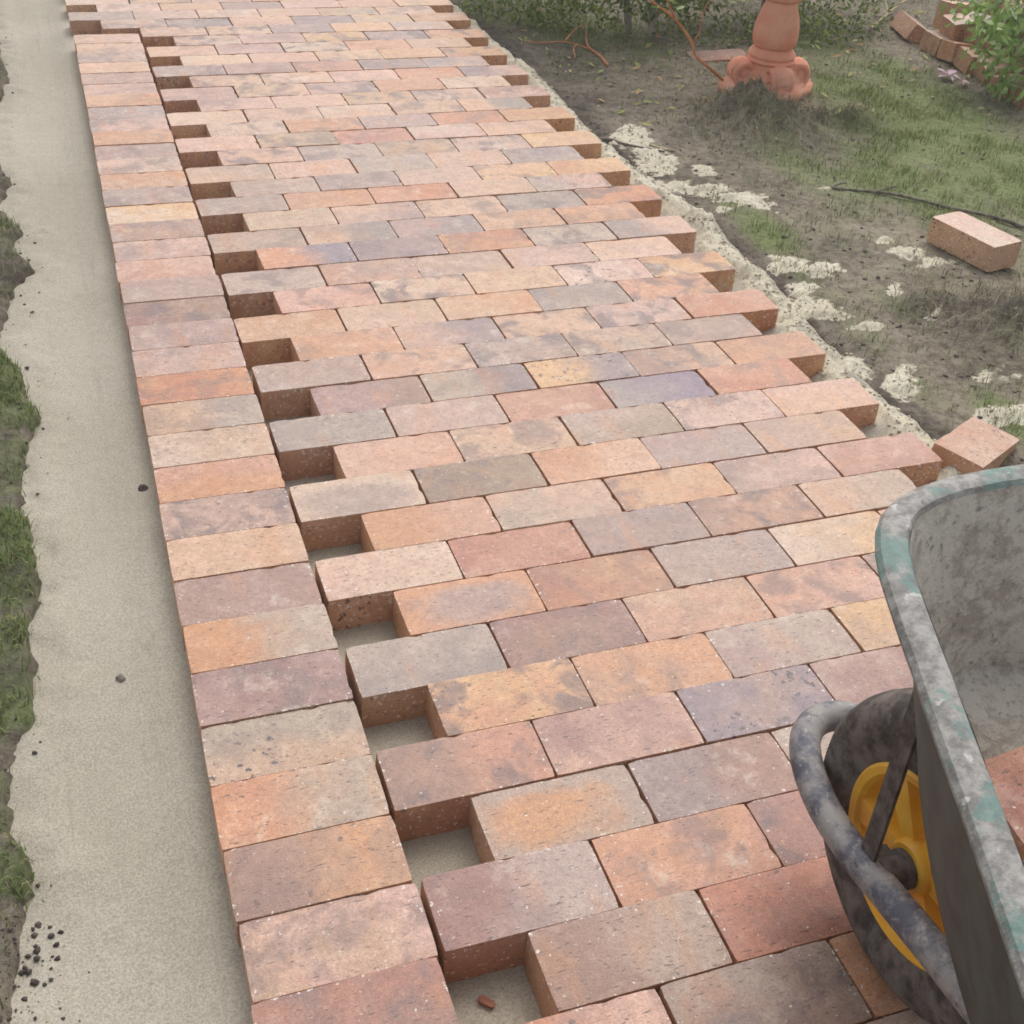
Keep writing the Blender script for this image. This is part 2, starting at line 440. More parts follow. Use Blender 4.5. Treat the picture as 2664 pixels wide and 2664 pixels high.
# white sand spilled over the soil beside the path
SP = [(1195, 255, 40, 26, 1), (1240, 300, 40, 24, .9), (1215, 290, 25, 14, .6), (1330, 320, 26, 9, .7), (1265, 345, 40, 10, .8), (1330, 355, 60, 10, .9), (1400, 370, 50, 12, .8), (1440, 385, 26, 8, .6), (1490, 495, 40, 14, .9), (1470, 480, 20, 8, .7), (1520, 540, 34, 12, .9),
      (1550, 505, 36, 13, 1), (1530, 575, 60, 18, 1), (1575, 590, 40, 10, .9), (1640, 612, 30, 8, .8), (1610, 690, 36, 22, 1), (1600, 680, 20, 20, .7), (1705, 715, 32, 34, 1), (1710, 470, 40, 12, .9), (1760, 490, 40, 10, .7), (1690, 545, 14, 14, .7), (1670, 450, 18, 8, .6), (1880, 780, 60, 16, 1), (1925, 770, 40, 20, 1),
      (1850, 800, 40, 10, .8), (1360, 390, 16, 6, .4), (1555, 350, 20, 5, .5), (1240, 340, 30, 8, .6), (1640, 690, 20, 14, .5), (1760, 600, 12, 8, .4), (1880, 700, 40, 10, .4)]
sp = []
for u, v, ru, rv, a in SP:
    c = at(u * K, v * K, -.05); e = at((u + ru) * K, v * K, -.05); g = at(u * K, (v + rv) * K, -.05)
    sp.append((c[0], c[1], e[:2] - c[:2], g[:2] - c[:2], a))
def spill_h(X, Y):
    h = np.zeros_like(X) - .5
    for cx, cy, ev, gv, a in sp:
        det = ev[0] * gv[1] - ev[1] * gv[0]
        dx, dy = X - cx, Y - cy
        p = (dx * gv[1] - dy * gv[0]) / det; q = (ev[0] * dy - ev[1] * dx) / det
        h = np.maximum(h, a * (1 - (p * p + q * q) * .75))
    e = X - right_edge(Y)
    h = np.maximum(h, .95 - np.abs(e + .035) / .055)
    h = h + 1.25 * fbm(X * .75 + Y * .25, Y * 1.6 - X * .3, 22, 6, 77, .76) - .38
    return h
def damp(X, Y):
    d = np.where(X < 0, .55 + .6 * fbm(X, Y, 12, 3, 71), 0)
    e = X - right_edge(Y)
    d2 = .55 * sstep(e, -.02, .02) * (1 - sstep(e, .04, .16)) + .45 * sstep(Y, 2.6, 3.4) * (1 - sstep(e, .3, .7))
    for hx, hy, r, h in HEAPS: d2 = np.maximum(d2, .4 * np.exp(-((X - hx) ** 2 + (Y - hy) ** 2) / r ** 2))
    return np.where(X < 0, d, d2 * (1 + .8 * fbm(X, Y, 8, 3, 72)))
def sandy(X, Y):
    l = np.exp(-(np.maximum(left_edge(Y) - X, 0) / .018)) * .55 * (X < .2) * (.6 + 1.2 * fbm(X, Y, 10, 3, 88))
    return np.maximum(np.where(X > 1.4, np.clip(1.1 * (spill_h(X, Y) + .66), 0, 1), 0), l)
gx = spaced(-.85, 4.9, .013, 70); gy = spaced(-1.0, 5.6, .015, 70)
ground = tag(link('ground', grid_mesh('ground', gx, gy, ground_z, M_GROUND, {'green': green, 'damp': damp, 'sandy': sandy})), kind='structure')

def spill_z(X, Y): return np.maximum(ground_z(X, Y), sand_z(X, Y) + .004) + np.clip((spill_h(X, Y) - .12) * .016, -.02, .012) + .0035 * fbm(X, Y, 60, 3, 3)
spill = tag(link('sand_spill', grid_mesh('sand_spill', np.arange(1.44, 3.1, .007), np.arange(.3, 5.0, .009), spill_z, M_SPILL, None, lambda X, Y, Z: spill_h(X, Y) > 0.)), kind='stuff')

# ------------------------------------------------------------------ bricks
BL, BW, BH = .2362, .1125, .076
def brick_mesh(i):
    r = random.Random(100 + i)
    bm = bmesh.new()
    bmesh.ops.create_cube(bm, size=1)
    bmesh.ops.scale(bm, vec=(BL, BW, BH), verts=bm.verts)
    for ax, cuts in ((0, 13), (1, 6), (2, 3)):
        es = [e for e in bm.edges if abs((e.verts[0].co - e.verts[1].co).normalized()[ax]) > .9]
        bmesh.ops.subdivide_edges(bm, edges=es, cuts=cuts, use_grid_fill=True)
    hx, hy, hz = BL / 2, BW / 2, BH / 2
    for v in bm.verts:
        ex = abs(abs(v.co.x) - hx) < 1e-4; ey = abs(abs(v.co.y) - hy) < 1e-4; ez = abs(abs(v.co.z) - hz) < 1e-4
        n = ex + ey + ez
        sx, sy, sz = [(1 if c > 0 else -1) for c in v.co]
        d = Vector((0, 0, 0))
        if n >= 2:
            q = r.uniform(.0004, .0008) + (r.uniform(.0006, .0020) if r.random() < .06 else 0) + (.0012 if n == 3 else 0)
            d = Vector((-sx * q * ex, -sy * q * ey, -sz * q * ez))
        v.co += d + Vector([r.uniform(-.00015, .00015) for _ in range(3)])
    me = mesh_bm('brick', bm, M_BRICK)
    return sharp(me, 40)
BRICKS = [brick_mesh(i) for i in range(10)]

TONE = dict(cr=(216, 190, 165), pe=(218, 174, 138), ta=(204, 166, 134), ye=(220, 174, 116), og=(208, 146, 98), oo=(204, 126, 84), re=(182, 118, 92), sa=(206, 150, 118),
            pi=(214, 172, 150), ma=(176, 144, 132), mr=(156, 108, 98), gr=(178, 156, 142), bg=(156, 138, 134), bl=(134, 122, 136), ol=(170, 144, 116), br=(158, 122, 102), gt=(188, 162, 142), dk=(120, 98, 92))
TONE = {k: tuple(1.085 * (.80 * x + .10 * m_ + .10 * sum(v) / 3) for x, m_ in zip(v, (204, 164, 148))) for k, v in TONE.items()}
def set_tone(o, code):
    """code: main tone, optional second tone, pattern letter and s for spots - e.g. 'og/gr:rs'."""
    pat = ''
    if ':' in code: code, pat = code.split(':')
    a, b = (code.split('/') + [None])[:2]
    ca = np.array(TONE[a], float); cb = np.array(TONE[b], float) if b else None
    if cb is None:
        b2 = rnd.choice(list(TONE)); cb = ca * .62 + np.array(TONE[b2], float) * .38
    ca = ca + rng.normal(0, 4) + rng.normal(0, 2, 3); cb = cb + rng.normal(0, 4) + rng.normal(0, 2, 3)
    o['tone_a'] = list(alb(np.clip(ca, 30, 245))); o['tone_b'] = list(alb(np.clip(cb, 30, 245)))
    g = [rnd.uniform(-2, 2), rnd.uniform(-3, 3), 0.]
    if 'r' in pat: g = [7., 0., 0.]
    if 'l' in pat: g = [-7., 0., 0.]
    if 't' in pat: g = [0., 13., 0.]
    if 'f' in pat: g = [0., -13., 0.]
    o['grad'] = [float(x) for x in g]
    o['center'] = .55 if 'c' in pat else 0.
    o['offset'] = [rnd.uniform(-40, 40) for _ in range(3)]
    o['spots'] = .9 if 's' in pat else (.35 if rnd.random() < .2 else .0)
    o['scorch'] = rnd.choice([0., 0., .15, .3, .45, .6, .8]); o['dust'] = rnd.choice([.1, .2, .35, .55])
    return o

proto = None
def lay(parent, x, y, code, z=None, yaw=0., tilt=True):
    """Copy of a brick with its top face near height z."""
    o = bpy.data.objects.new('brick', rnd.choice(BRICKS))
    COL.objects.link(o); o.parent = parent
    z = (rnd.uniform(-.0014, .0014) if z is None else z) - BH / 2
    o.location = (x, y, z)
    t = .0038 if tilt else 0
    # a brick can be laid any of four ways round: the same mesh then shows another edge
    o.rotation_euler = (rnd.uniform(-t, t), rnd.uniform(-t, t) * .6, yaw + rnd.uniform(-.004, .004))
    sx = rnd.uniform(.994, 1.004)
    o.scale = (sx, rnd.uniform(.992, 1.006), 1)
    return set_tone(o, code)

ROWS = {
 -6: 'ta pi og br re', -5: 'mr ta gr pi og', -4: 'og br pi gr ta', -3: 'br pi og ta re', -2: 're gt mr og pi',
 -1: 'oo/pi:rs br/gr og ta re', 0: 'br/gr:r oo/re ta og pi', 1: 'mr/gr:r sa/og re/mr og ta', 2: 'og/gr:c br/bg:l ma/gr re og',
 3: 'br/sa:r pi/mr bl/ma:s ma/mr pi', 4: 'og/ye sa/og gr/ma ye/ta ta', 5: 'bg/gr br/mr:c ta/sa sa/pi pe/ta', 6: 'ma/og:c re/sa ma/gr ye/cr pe',
 7: 'cr/pi sa/re ma/bg sa/br gt/ta:l', 8: 'og/sa:r ta/gt pe/og pi/ma pi/re', 9: 'gr/cr:c ol/br og/pe gr/ma gt/ta', 10: 'pi/sa ta/pe ol/gt gt/pi pe/pi',
 11: 'bg/gr gt/pi sa/re bg/bl:r sa/oo', 12: 'ma/br bg/gt:l ye/bg:rs br/ta:r og/sa', 13: 'ma/gr sa/ta ma/gr gt/ta ma/gt', 14: 'og/sa bg/ta:ls pe/ta pi/ma sa/oo',
 15: 'pe/og pi/ta ta/og gr/bg og/sa', 16: 'pi/sa cr/ta pe/ta cr/pi:s ye/og', 17: 'gr/gt ma/sa ta/gt pi/gt pe/pi', 18: 'og/bl:rs ma/bg og/oo gt/gr bg/pi:r',
 19: 'ol/gt ta/bg:r ma/bg:r sa/pe sa/og', 20: 'gt/ta pe/ma:r ta/pe gr/bg oo/og', 21: 'gr/ma sa/og oo/sa ta/pi pi/gr:l', 22: 'ma/gt gr/ma gt/pi ye/pe og/ye',
 23: 'ta/gt pi/pe gr/gt pi/ta gr/bg', 24: 'pi/pe gt/gr ta/ol pi/gt ye/pe', 25: 'pe/pi ol/ta sa/re cr/pi pi/pe', 26: 'cr/ta og/sa ma/gr oo/sa ye/og',
 27: 'ta/cr pi/ta cr/pe ta/pe bg/pe:l', 28: 'pi/ma pe/pi ta/og pi/gt mr/pi', 29: 'pi/ma pe/ta ma/pi sa/og cr/pe', 30: 'pe/ta cr/pe pi/ta oo/sa bg/pi:r',
 31: 'gr/ma ma/br sa/br bg/br pi/bg', 32: 'cr/pe pi/ta pe/ta og/pe ye/og', 33: 'pi/pe ma/pi ta/cr sa/og pe/ta', 34: 'cr/ta pi/ma ye/pe bg/ma pe/og',
 35: 'ta/pe pi/ta bg/ma ye/pe pi/gr', 36: 'pi/gr gr/bg pe/ta ma/bg ye/gt pe/og', 37: 'gr/ma pi/gt cr/ta pi/pe ye/bg pi/pe', 38: 'pi/cr pe/ta ma/gr pi/ta pe/sa pe/ye',
 39: 'cr/pe ta/pe pi/ma ye/pe cr/ta pi/pe', 40: 'pe/ta pi/ta cr/ma pe/ta bg/ye pi/pe', 41: 'ta/pi cr/ta pe/pi ma/pe ye/pe ta/pi', 42: 'pe/ta pi/ma ye/ta cr/pe pi/ta ta/og',
 43: 'pi/ta pe/ye cr/pe ta/pi pe/ma pi/gt', 44: 'ta/pe pi/ta ma/pe ye/ta cr/pe ta/pi', 45: 'pe/ta cr/pe pi/ma ta/pi pe/ye og/ta'}
FAR = {-2: -.228, 0: 0.0, 2: .228, 4: .4545, 6: .682, 8: .903, 10: 1.133, 12: 1.357, 14: 1.581, 16: 1.813, 18: 2.046, 20: 2.278, 22: 2.502, 24: 2.742, 26: 2.973, 28: 3.209, 30: 3.447, 32: 3.678, 34: 3.916, 36: 4.147, 38: 4.374}
fk = sorted(FAR)
def far_edge(r):
    if r < fk[0]: return FAR[fk[0]] - .1137 * (fk[0] - r)
    if r > fk[-1]: return FAR[fk[-1]] + .1155 * (r - fk[-1])
    return float(np.interp(r, fk, [FAR[k] for k in fk]))

paving = tag(link('brick_paving', None), kind='structure')
PX = .2385
for r in sorted(ROWS):
    codes = ROWS[r].split()
    y1, y0 = far_edge(r), far_edge(r - 1)
    yc = (y0 + y1) / 2
    hole = r % 2 == 0
    x = (.342 if hole else .2355) + rnd.uniform(-.003, .003)
    if r >= 36: x = (.103 if hole else -.004) + rnd.uniform(-.003, .003)
    slope = float(np.interp(yc, [0, 1, 2], [-.004, .010, .015]))
    rowj = rnd.uniform(-.0015, .0015)
    for c in codes:
        g = rnd.uniform(-.0015, .002)
        xc = x + BL / 2 + g
        b = lay(paving, xc, yc + slope * (xc - .3) + rowj, c, yaw=slope)
        b.scale[1] = (y1 - y0 - rnd.uniform(-.0003, .0010)) / BW
        x += PX + g * .5

border = tag(link('brick_border', None), kind='structure')
HEAD = ('re pi og ma ta re ' +
        'pi/ta br/og:rs og/gt:r ta/gr:ts mr/ma og/gr:r br/ma pe/ta ma/pi og/sa:t cr/ta ta/gr:r oo/og ma/pi ma/gt mr/br gr/ma sa/pi ma/pi ta/ma cr/ye gr/ma ta/og '
        'pi/cr gr/ma og/ta pi/gr gr/bg pe/og pi/ma pi/ma pe/ta gr/pi pi/pe ta/pi gr/pi pe/ta').split()
for i, c in enumerate(HEAD):
    k = i - 6
    yc = (k + .5) * .1132
    if yc > 4.0: break
    lay(border, .1155 + rnd.uniform(-.002, .002), yc, c, yaw=rnd.uniform(-.003, .003)).scale = (.966, 1.0 + rnd.uniform(-.006, .004), 1)

# ------------------------------------------------------------------ loose bricks on the soil
def loose_brick(label, code, loc, rot, group=None):
    o = link('loose_brick', rnd.choice(BRICKS), None, loc, rot)
    set_tone(o, code); o['spots'] = .5; o['scorch'] = 0.
    return tag(o, label, 'brick', group)
gz = lambda x, y: float(ground_z(np.array([[x]]), np.array([[y]]))[0, 0])
loose_brick('pale pink clay brick lying alone on the muddy grass beside a black twig', 'pi/cr', (2.33, 1.782, gz(2.33, 1.78) + .044), (0.02, -.02, math.radians(-79.5)))
loose_brick('rose pink clay brick tipped against the path edge behind the wheelbarrow', 'sa/pi', (1.668, .868, -.052), (math.radians(4), math.radians(9), math.radians(31)))
loose_brick('dull red brick half sunk in dark soil beside the terracotta pedestal', 'br/re', (2.47, 3.66, -.085), (math.radians(3), math.radians(-4), math.radians(-8)))

# ------------------------------------------------------------------ wheelbarrow (points along the path, parked on the paving)
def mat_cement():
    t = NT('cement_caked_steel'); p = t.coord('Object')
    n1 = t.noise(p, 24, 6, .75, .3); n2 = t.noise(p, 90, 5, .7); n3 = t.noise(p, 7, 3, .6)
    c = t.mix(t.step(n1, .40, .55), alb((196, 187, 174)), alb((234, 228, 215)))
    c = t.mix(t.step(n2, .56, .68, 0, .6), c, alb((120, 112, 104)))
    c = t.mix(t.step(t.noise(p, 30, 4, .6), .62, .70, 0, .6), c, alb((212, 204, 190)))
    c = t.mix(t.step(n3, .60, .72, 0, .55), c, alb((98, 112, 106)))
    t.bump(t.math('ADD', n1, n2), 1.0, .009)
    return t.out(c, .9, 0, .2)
def mat_rim():
    t = NT('worn_green_rim'); p = t.coord('Object')
    n1 = t.noise(p, 14, 5, .7, .5); n2 = t.noise(p, 70, 4, .7); n3 = t.noise(p, 22, 4, .65)
    c = t.mix(t.step(n2, .35, .65), alb((122, 118, 114)), alb((168, 164, 158)))
    c = t.mix(t.step(n1, .52, .61, 0, .7), c, alb((100, 138, 130)))
    c = t.mix(t.step(n3, .66, .72, 0, .8), c, alb((84, 76, 70)))
    c = t.mix(t.step(t.noise(p, 48, 3, .6), .66, .72, 0, .8), c, alb((204, 200, 194)))
    t.bump(t.math('ADD', n1, n2), .5, .003)
    return t.out(c, .62, 0, .4)
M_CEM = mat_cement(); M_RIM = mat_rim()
def mat_tube():
    t = NT('dirty_steel_tube'); p = t.coord('Object')
    n1 = t.noise(p, 20, 5, .7); n2 = t.noise(p, 90, 4, .7)
    c = t.mix(t.step(n1, .38, .60), alb((84, 84, 96)), alb((152, 146, 142)))
    c = t.mix(t.step(n2, .55, .68, 0, .7), c, alb((176, 170, 164)))
    c = t.mix(t.step(t.noise(p, 42, 4, .6), .64, .70, 0, .8), c, alb((66, 56, 56)))
    t.bump(t.math('ADD', n1, n2), .5, .002)
    return t.out(c, .6, 0, .4)
M_TUBE = mat_tube()
M_TRAYOUT = mat_simple('dark_green_paint', alb((36, 50, 49)), alb((62, 74, 71)), 24, .55, .2, .001, 5)
M_TYRE = mat_simple('dusty_rubber', alb((60, 52, 48)), alb((118, 107, 100)), 34, .85, .5, .002, 5)
M_WHEEL = mat_simple('yellow_plastic', alb((244, 172, 30)), alb((250, 196, 66)), 14, .45, .1, .001, 4)
M_IRON = mat_simple('rusty_bracket', alb((70, 60, 56)), alb((112, 100, 94)), 50, .75, .6, .002, 5)
M_GRIP = mat_simple('black_grip', (.02, .02, .02), (.04, .04, .04), 50, .6, .3)

CX = .778                                   # middle of the barrow
barrow = thing('wheelbarrow', 'cement caked green wheelbarrow with yellow wheel parked on the brick paving', 'wheelbarrow', (CX, -.167, 0))
def rel(p): return (p[0] - 0, p[1] + .167, p[2])     # x is given from CX, y in scene coordinates
WR = .2
# tyre
tp = []
for i in range(15):
    a = -1.25 + 2.5 * i / 14
    tp.append((WR - .036 + .036 * math.cos(a * 1.1) ** .6 if abs(a * 1.1) < PI / 2 else WR - .036, .045 * math.sin(a) / math.sin(1.25)))
tyre_prof = [(.121, -.040), (.135, -.044), (.152, -.047), (.168, -.046), (.183, -.041), (.193, -.031), (.1985, -.016), (.2, 0), (.1985, .016), (.193, .031), (.183, .041), (.168, .046), (.152, .047), (.135, .044), (.121, .040)]
wheel = MB().lathe(tyre_prof, 72, (0, 0, WR), 'x').build('tyre', M_TYRE, barrow)
hub = MB().lathe([(.104, -.034), (.108, -.041), (.117, -.043), (.121, -.040), (.121, .040), (.117, .043), (.108, .041), (.104, .034), (.100, .012), (.03, .010), (.03, -.010), (.100, -.012), (.104, -.034)], 64, (0, 0, WR), 'x').build('rim', M_WHEEL, barrow)
for k in range(6):
    t = 2 * PI * k / 6 + .35
    R = Matrix.Rotation(t, 3, 'X')
    sp_ = MB()
    for sx in (-1, 1):
        V = []
        for (y, z, x) in ((-.011, .024, .036), (.011, .024, .036), (.018, .105, .036), (-.018, .105, .036), (-.015, .022, .008), (.015, .022, .008), (.024, .106, .008), (-.024, .106, .008)):
            v = R @ Vector((sx * x, y, z)); V.append((v.x, v.y, v.z + WR))
        sp_.add(V, [(0, 1, 2, 3), (0, 4, 5, 1), (1, 5, 6, 2), (2, 6, 7, 3), (3, 7, 4, 0), (4, 7, 6, 5)])
    sp_.build('spoke', M_WHEEL, hub, smooth=False)
MB().lathe([(.001, -.046), (.030, -.046), (.034, -.040), (.034, .040), (.030, .046), (.001, .046)], 32, (0, 0, WR), 'x').build('hub', M_WHEEL, hub)
MB().lathe([(.001, -.088), (.011, -.088), (.011, .088), (.001, .088)], 16, (0, 0, WR), 'x').build('axle', M_IRON, barrow)
# frame tube: two handles that meet in a loop round the wheel
half = [(.31, -1.62, .63), (.29, -1.35, .57), (.24, -1.0, .46), (.175, -.70, .36), (.122, -.42, .283), (.100, -.31, .238), (.087, -.22, .206), (.087, -.125, .190), (.085, -.06, .187), (.073, .0, .187), (.052, .050, .188), (.026, .073, .190), (0, .078, .190)]
path = [rel((-x, y, z)) for x, y, z in half] + [rel((x, y, z)) for x, y, z in half[-2::-1]]
MB().tube(smooth_path(path, 3), .0200, 16).build('frame_tube', M_TUBE, barrow)
for sx in (-1, 1):
    MB().tube([rel((sx * .305, -1.70, .648)), rel((sx * .288, -1.45, .597))], .021, 14).build('grip', M_GRIP, barrow)
    # axle bracket under the tube and brace up to the nose of the tray
    br_ = MB()
    br_.box((sx * .070, .010, .196), (.030, .040, .030))
    br_.lathe([(.001, sx * .044), (.024, sx * .045), (.024, sx * .053), (.018, sx * .055), (.018, sx * .080), (.001, sx * .080)], 20, (0, 0, WR), 'x')
    br_.build('axle_bracket', M_IRON, barrow, smooth=True)
    a = Vector(rel((sx * .088, -.150, .190))); b = Vector(rel((sx * .060, -.112, .475)))
    d = (b - a); zz = d.normalized(); yy = zz.cross(Vector((1, 0, 0))).normalized(); xx = yy.cross(zz)
    q = Matrix((xx, yy, zz)).transposed()
    MB().box((a + b) / 2, (.005, .024, d.length), q).build('brace', M_IRON, barrow, smooth=False)
    leg = [rel((sx * .20, -.86, .415)), rel((sx * .205, -.87, .2)), rel((sx * .21, -.88, .02)), rel((sx * .21, -.93, .013)), rel((sx * .215, -1.0, .02)), rel((sx * .225, -1.0, .25)), rel((sx * .232, -.99, .44))]
    MB().tube(smooth_path(leg, 2), .013, 10).build('leg', M_TUBE, barrow)
# tray: lofted from the sloping floor to the flared rim
RIMP = [(-.162, -.083, .682), (-.246, -.36, .646), (-.388, -.82, .60), (.388, -.82, .60), (.246, -.36, .646), (.162, -.083, .682)]
FLOP = [(-.085, -.112, .455), (-.212, -.41, .350), (-.245, -.68, .325), (.245, -.68, .325), (.212, -.41, .350), (.085, -.112, .455)]
def loop(P, ins):
    # cut the corners tightly so that they read as pressed sheet
    Q = []
    n = len(P)
    for i in range(n):
        p = np.array(P[i]); a = np.array(P[i - 1]); b = np.array(P[(i + 1) % n])
        k = ins if i in (0, 5, 2, 3) else .12
        for q in (a, b):
            d = q - p; L = np.linalg.norm(d)
            Q.append((p + d / L * min(k, L * .45)))
    return smooth_path(Q, 2, True)
rim_loop = loop(RIMP, .048); flo_loop = loop(FLOP, .045)
N = len(rim_loop)
V, F = [], []
LV = 9
for j in range(LV):
    t = j / (LV - 1); e = t ** .85
    for a, b in zip(flo_loop, rim_loop):
        p = a * (1 - e) + b * e
        V.append(rel(p))
for j in range(LV - 1):
    for i in range(N):
        F.append((j * N + i, j * N + (i + 1) % N, (j + 1) * N + (i + 1) % N, (j + 1) * N + i))
cen = np.mean(flo_loop, axis=0); V.append(rel((cen[0], cen[1], cen[2] - .006))); ci = len(V) - 1
for i in range(N): F.append((ci, (i + 1) % N, i))
me = mesh_np('tray', V, F, M_TRAYOUT)
bm = bmesh.new(); bm.from_mesh(me); bmesh.ops.recalc_face_normals(bm, faces=bm.faces); bm.to_mesh(me); bm.free()
tray = link('tray', me, barrow)
# caked lining, a skin a few millimetres inside the steel
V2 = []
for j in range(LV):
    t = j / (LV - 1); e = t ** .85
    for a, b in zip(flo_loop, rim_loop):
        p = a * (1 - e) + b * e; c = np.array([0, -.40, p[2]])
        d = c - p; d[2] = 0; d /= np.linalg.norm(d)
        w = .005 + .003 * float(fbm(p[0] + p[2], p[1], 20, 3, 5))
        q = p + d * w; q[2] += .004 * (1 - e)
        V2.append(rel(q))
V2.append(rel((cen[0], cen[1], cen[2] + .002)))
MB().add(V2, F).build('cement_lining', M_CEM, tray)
# rolled rim
prof = [(-.006, .000), (-.002, .005), (.008, .0075), (.018, .0065), (.027, .003), (.031, -.003), (.030, -.008), (.026, -.009), (.020, -.003), (.010, .001), (.0, -.004)]
RV, RF = [], []
m = len(prof)
rc = np.array([0, -.42, 0])
for i in range(N):
    p = rim_loop[i]; tg = rim_loop[(i + 1) % N] - rim_loop[i - 1]
    o_ = np.array([tg[1], -tg[0], 0]); o_ /= np.linalg.norm(o_)
    if np.dot(o_[:2], (p - rc)[:2]) < 0: o_ = -o_
    dent = .004 * float(fbm(p[0] * 3, p[1] * 3, 4, 2, 9))
    for (a, h) in prof:
        RV.append(rel(p + o_ * (a * .82 + .0005 + dent) + np.array([0, 0, h + dent])))
for i in range(N):
    for k in range(m):
        RF.append((i * m + k, i * m + (k + 1) % m, ((i + 1) % N) * m + (k + 1) % m, ((i + 1) % N) * m + k))
MB().add(RV, RF).build('rim', M_RIM, tray)
loose_brick('brown orange clay brick lying inside the wheelbarrow tray nearest its nose', 'og/re:s', (.785, -.279, .432), (math.radians(15), math.radians(0), math.radians(6)))
loose_brick('red brown clay brick lying deeper inside the wheelbarrow tray', 're/mr', (.80, -.402, .396), (math.radians(14), math.radians(0), math.radians(-3)))

# ------------------------------------------------------------------ terracotta pedestal
def mat_terra():
    t = NT('terracotta'); p = t.coord('Object')
    n1 = t.noise(p, 7, 4, .6); n2 = t.noise(p, 60, 4, .7)
    c = t.mix(t.step(n1, .3, .7), alb((236, 156, 124)), alb((246, 186, 158)))
    c = t.mix(t.step(n2, .55, .75, 0, .4), c, alb((208, 128, 100)))
    t.bump(n2, .25, .002)
    return t.out(c, .8, 0, .25)
M_TERRA = mat_terra()
ped = thing('bird_bath', 'terracotta baluster pedestal with scrolled foot standing in the bare garden soil', 'bird bath', (2.457, 3.240, -.06), (0, 0, math.radians(37)))
# plinth, scrolled foot
pl = bmesh.new(); bmesh.ops.create_cube(pl, size=1); bmesh.ops.scale(pl, vec=(.275, .275, .07), verts=pl.verts)
bmesh.ops.bevel(pl, geom=pl.edges[:], offset=.012, segments=3, affect='EDGES')
link('plinth', mesh_bm('plinth', pl, M_TERRA), ped, (0, 0, .012))
ft = MB()
rings = [(.134, .034), (.130, .05), (.118, .066), (.102, .084), (.090, .098), (.085, .109), (.088, .120)]
V, F = [], []
nn = 48
for r, h in rings:
    for k in range(nn):
        t = 2 * PI * k / nn
        sq = 1 + .16 * math.cos(4 * (t - PI / 4)) * (1 if h < .08 else (.12 - h) / .04)
        V.append((r * sq * math.cos(t), r * sq * math.sin(t), h))
for j in range(len(rings) - 1):
    for k in range(nn): F.append((j * nn + k, j * nn + (k + 1) % nn, (j + 1) * nn + (k + 1) % nn, (j + 1) * nn + k))
ft.add(V, F).build('foot', M_TERRA, ped)
for k in range(4):
    a = PI / 4 + k * PI / 2
    v = MB()
    R = Matrix.Rotation(a, 3, 'Z')
    # a roll: disc with raised spiral lip and boss, axis across the diagonal
    W = .044; k8 = .95
    prof = [(.001, -W - .004), (.012, -W - .004), (.016, -W + .004), (.020, -W + .010), (.030, -W + .010), (.034, -W), (.044, -W), (.049, -W + .006), (.0485, 0), (.049, W - .006), (.044, W), (.034, W), (.030, W - .010), (.020, W - .010), (.016, W - .004), (.012, W + .004), (.001, W + .004)]
    tmp = MB().lathe([(r_ * k8, h_) for r_, h_ in prof], 28, (0, 0, 0), 'x')
    R2 = Matrix.Rotation(PI / 2, 3, 'Z')
    VV = [R @ (R2 @ Vector(q) + Vector((.108, 0, .070))) for q in tmp.v]
    v.add(VV, tmp.f)
    # leaf tongue running from the collar over the roll
    tv = [(.070, .118, .026), (.085, .115, .030), (.100, .118, .034), (.120, .121, .034), (.140, .112, .030), (.155, .092, .026), (.158, .066, .022)]
    VV, FF = [], []
    for (rr_, h, w) in tv:
        for (s_, dz) in ((-1, -.006), (-.5, .004), (.5, .004), (1, -.006)): VV.append(R @ Vector((rr_, s_ * w, h + dz)))
    for j in range(len(tv) - 1):
        for q in range(3): FF.append((j * 4 + q, j * 4 + q + 1, j * 4 + q + 5, j * 4 + q + 4))
    v.add(VV, FF)
    v.build('scroll', M_TERRA, ped)
MB().lathe([(.080, .110), (.088, .114), (.091, .119), (.088, .125), (.084, .128), (.086, .133), (.089, .139), (.086, .148), (.080, .155), (.075, .161), (.068, .167), (.060, .169)], 48).build('collar', M_TERRA, ped)
MB().lathe([(.055, .165), (.074, .170), (.082, .186), (.0845, .208), (.0815, .24), (.075, .27), (.065, .30), (.058, .320), (.0565, .326), (.062, .331), (.072, .337), (.075, .346), (.071, .355), (.056, .362), (.050, .40), (.056, .44)], 48).build('shaft', M_TERRA, ped)
MB().lathe([(.05, .438), (.075, .445), (.085, .46), (.13, .475), (.20, .50), (.245, .535), (.255, .55), (.25, .557), (.235, .55), (.17, .515), (.08, .495), (.001, .49)], 48).build('bowl', M_TERRA, ped)

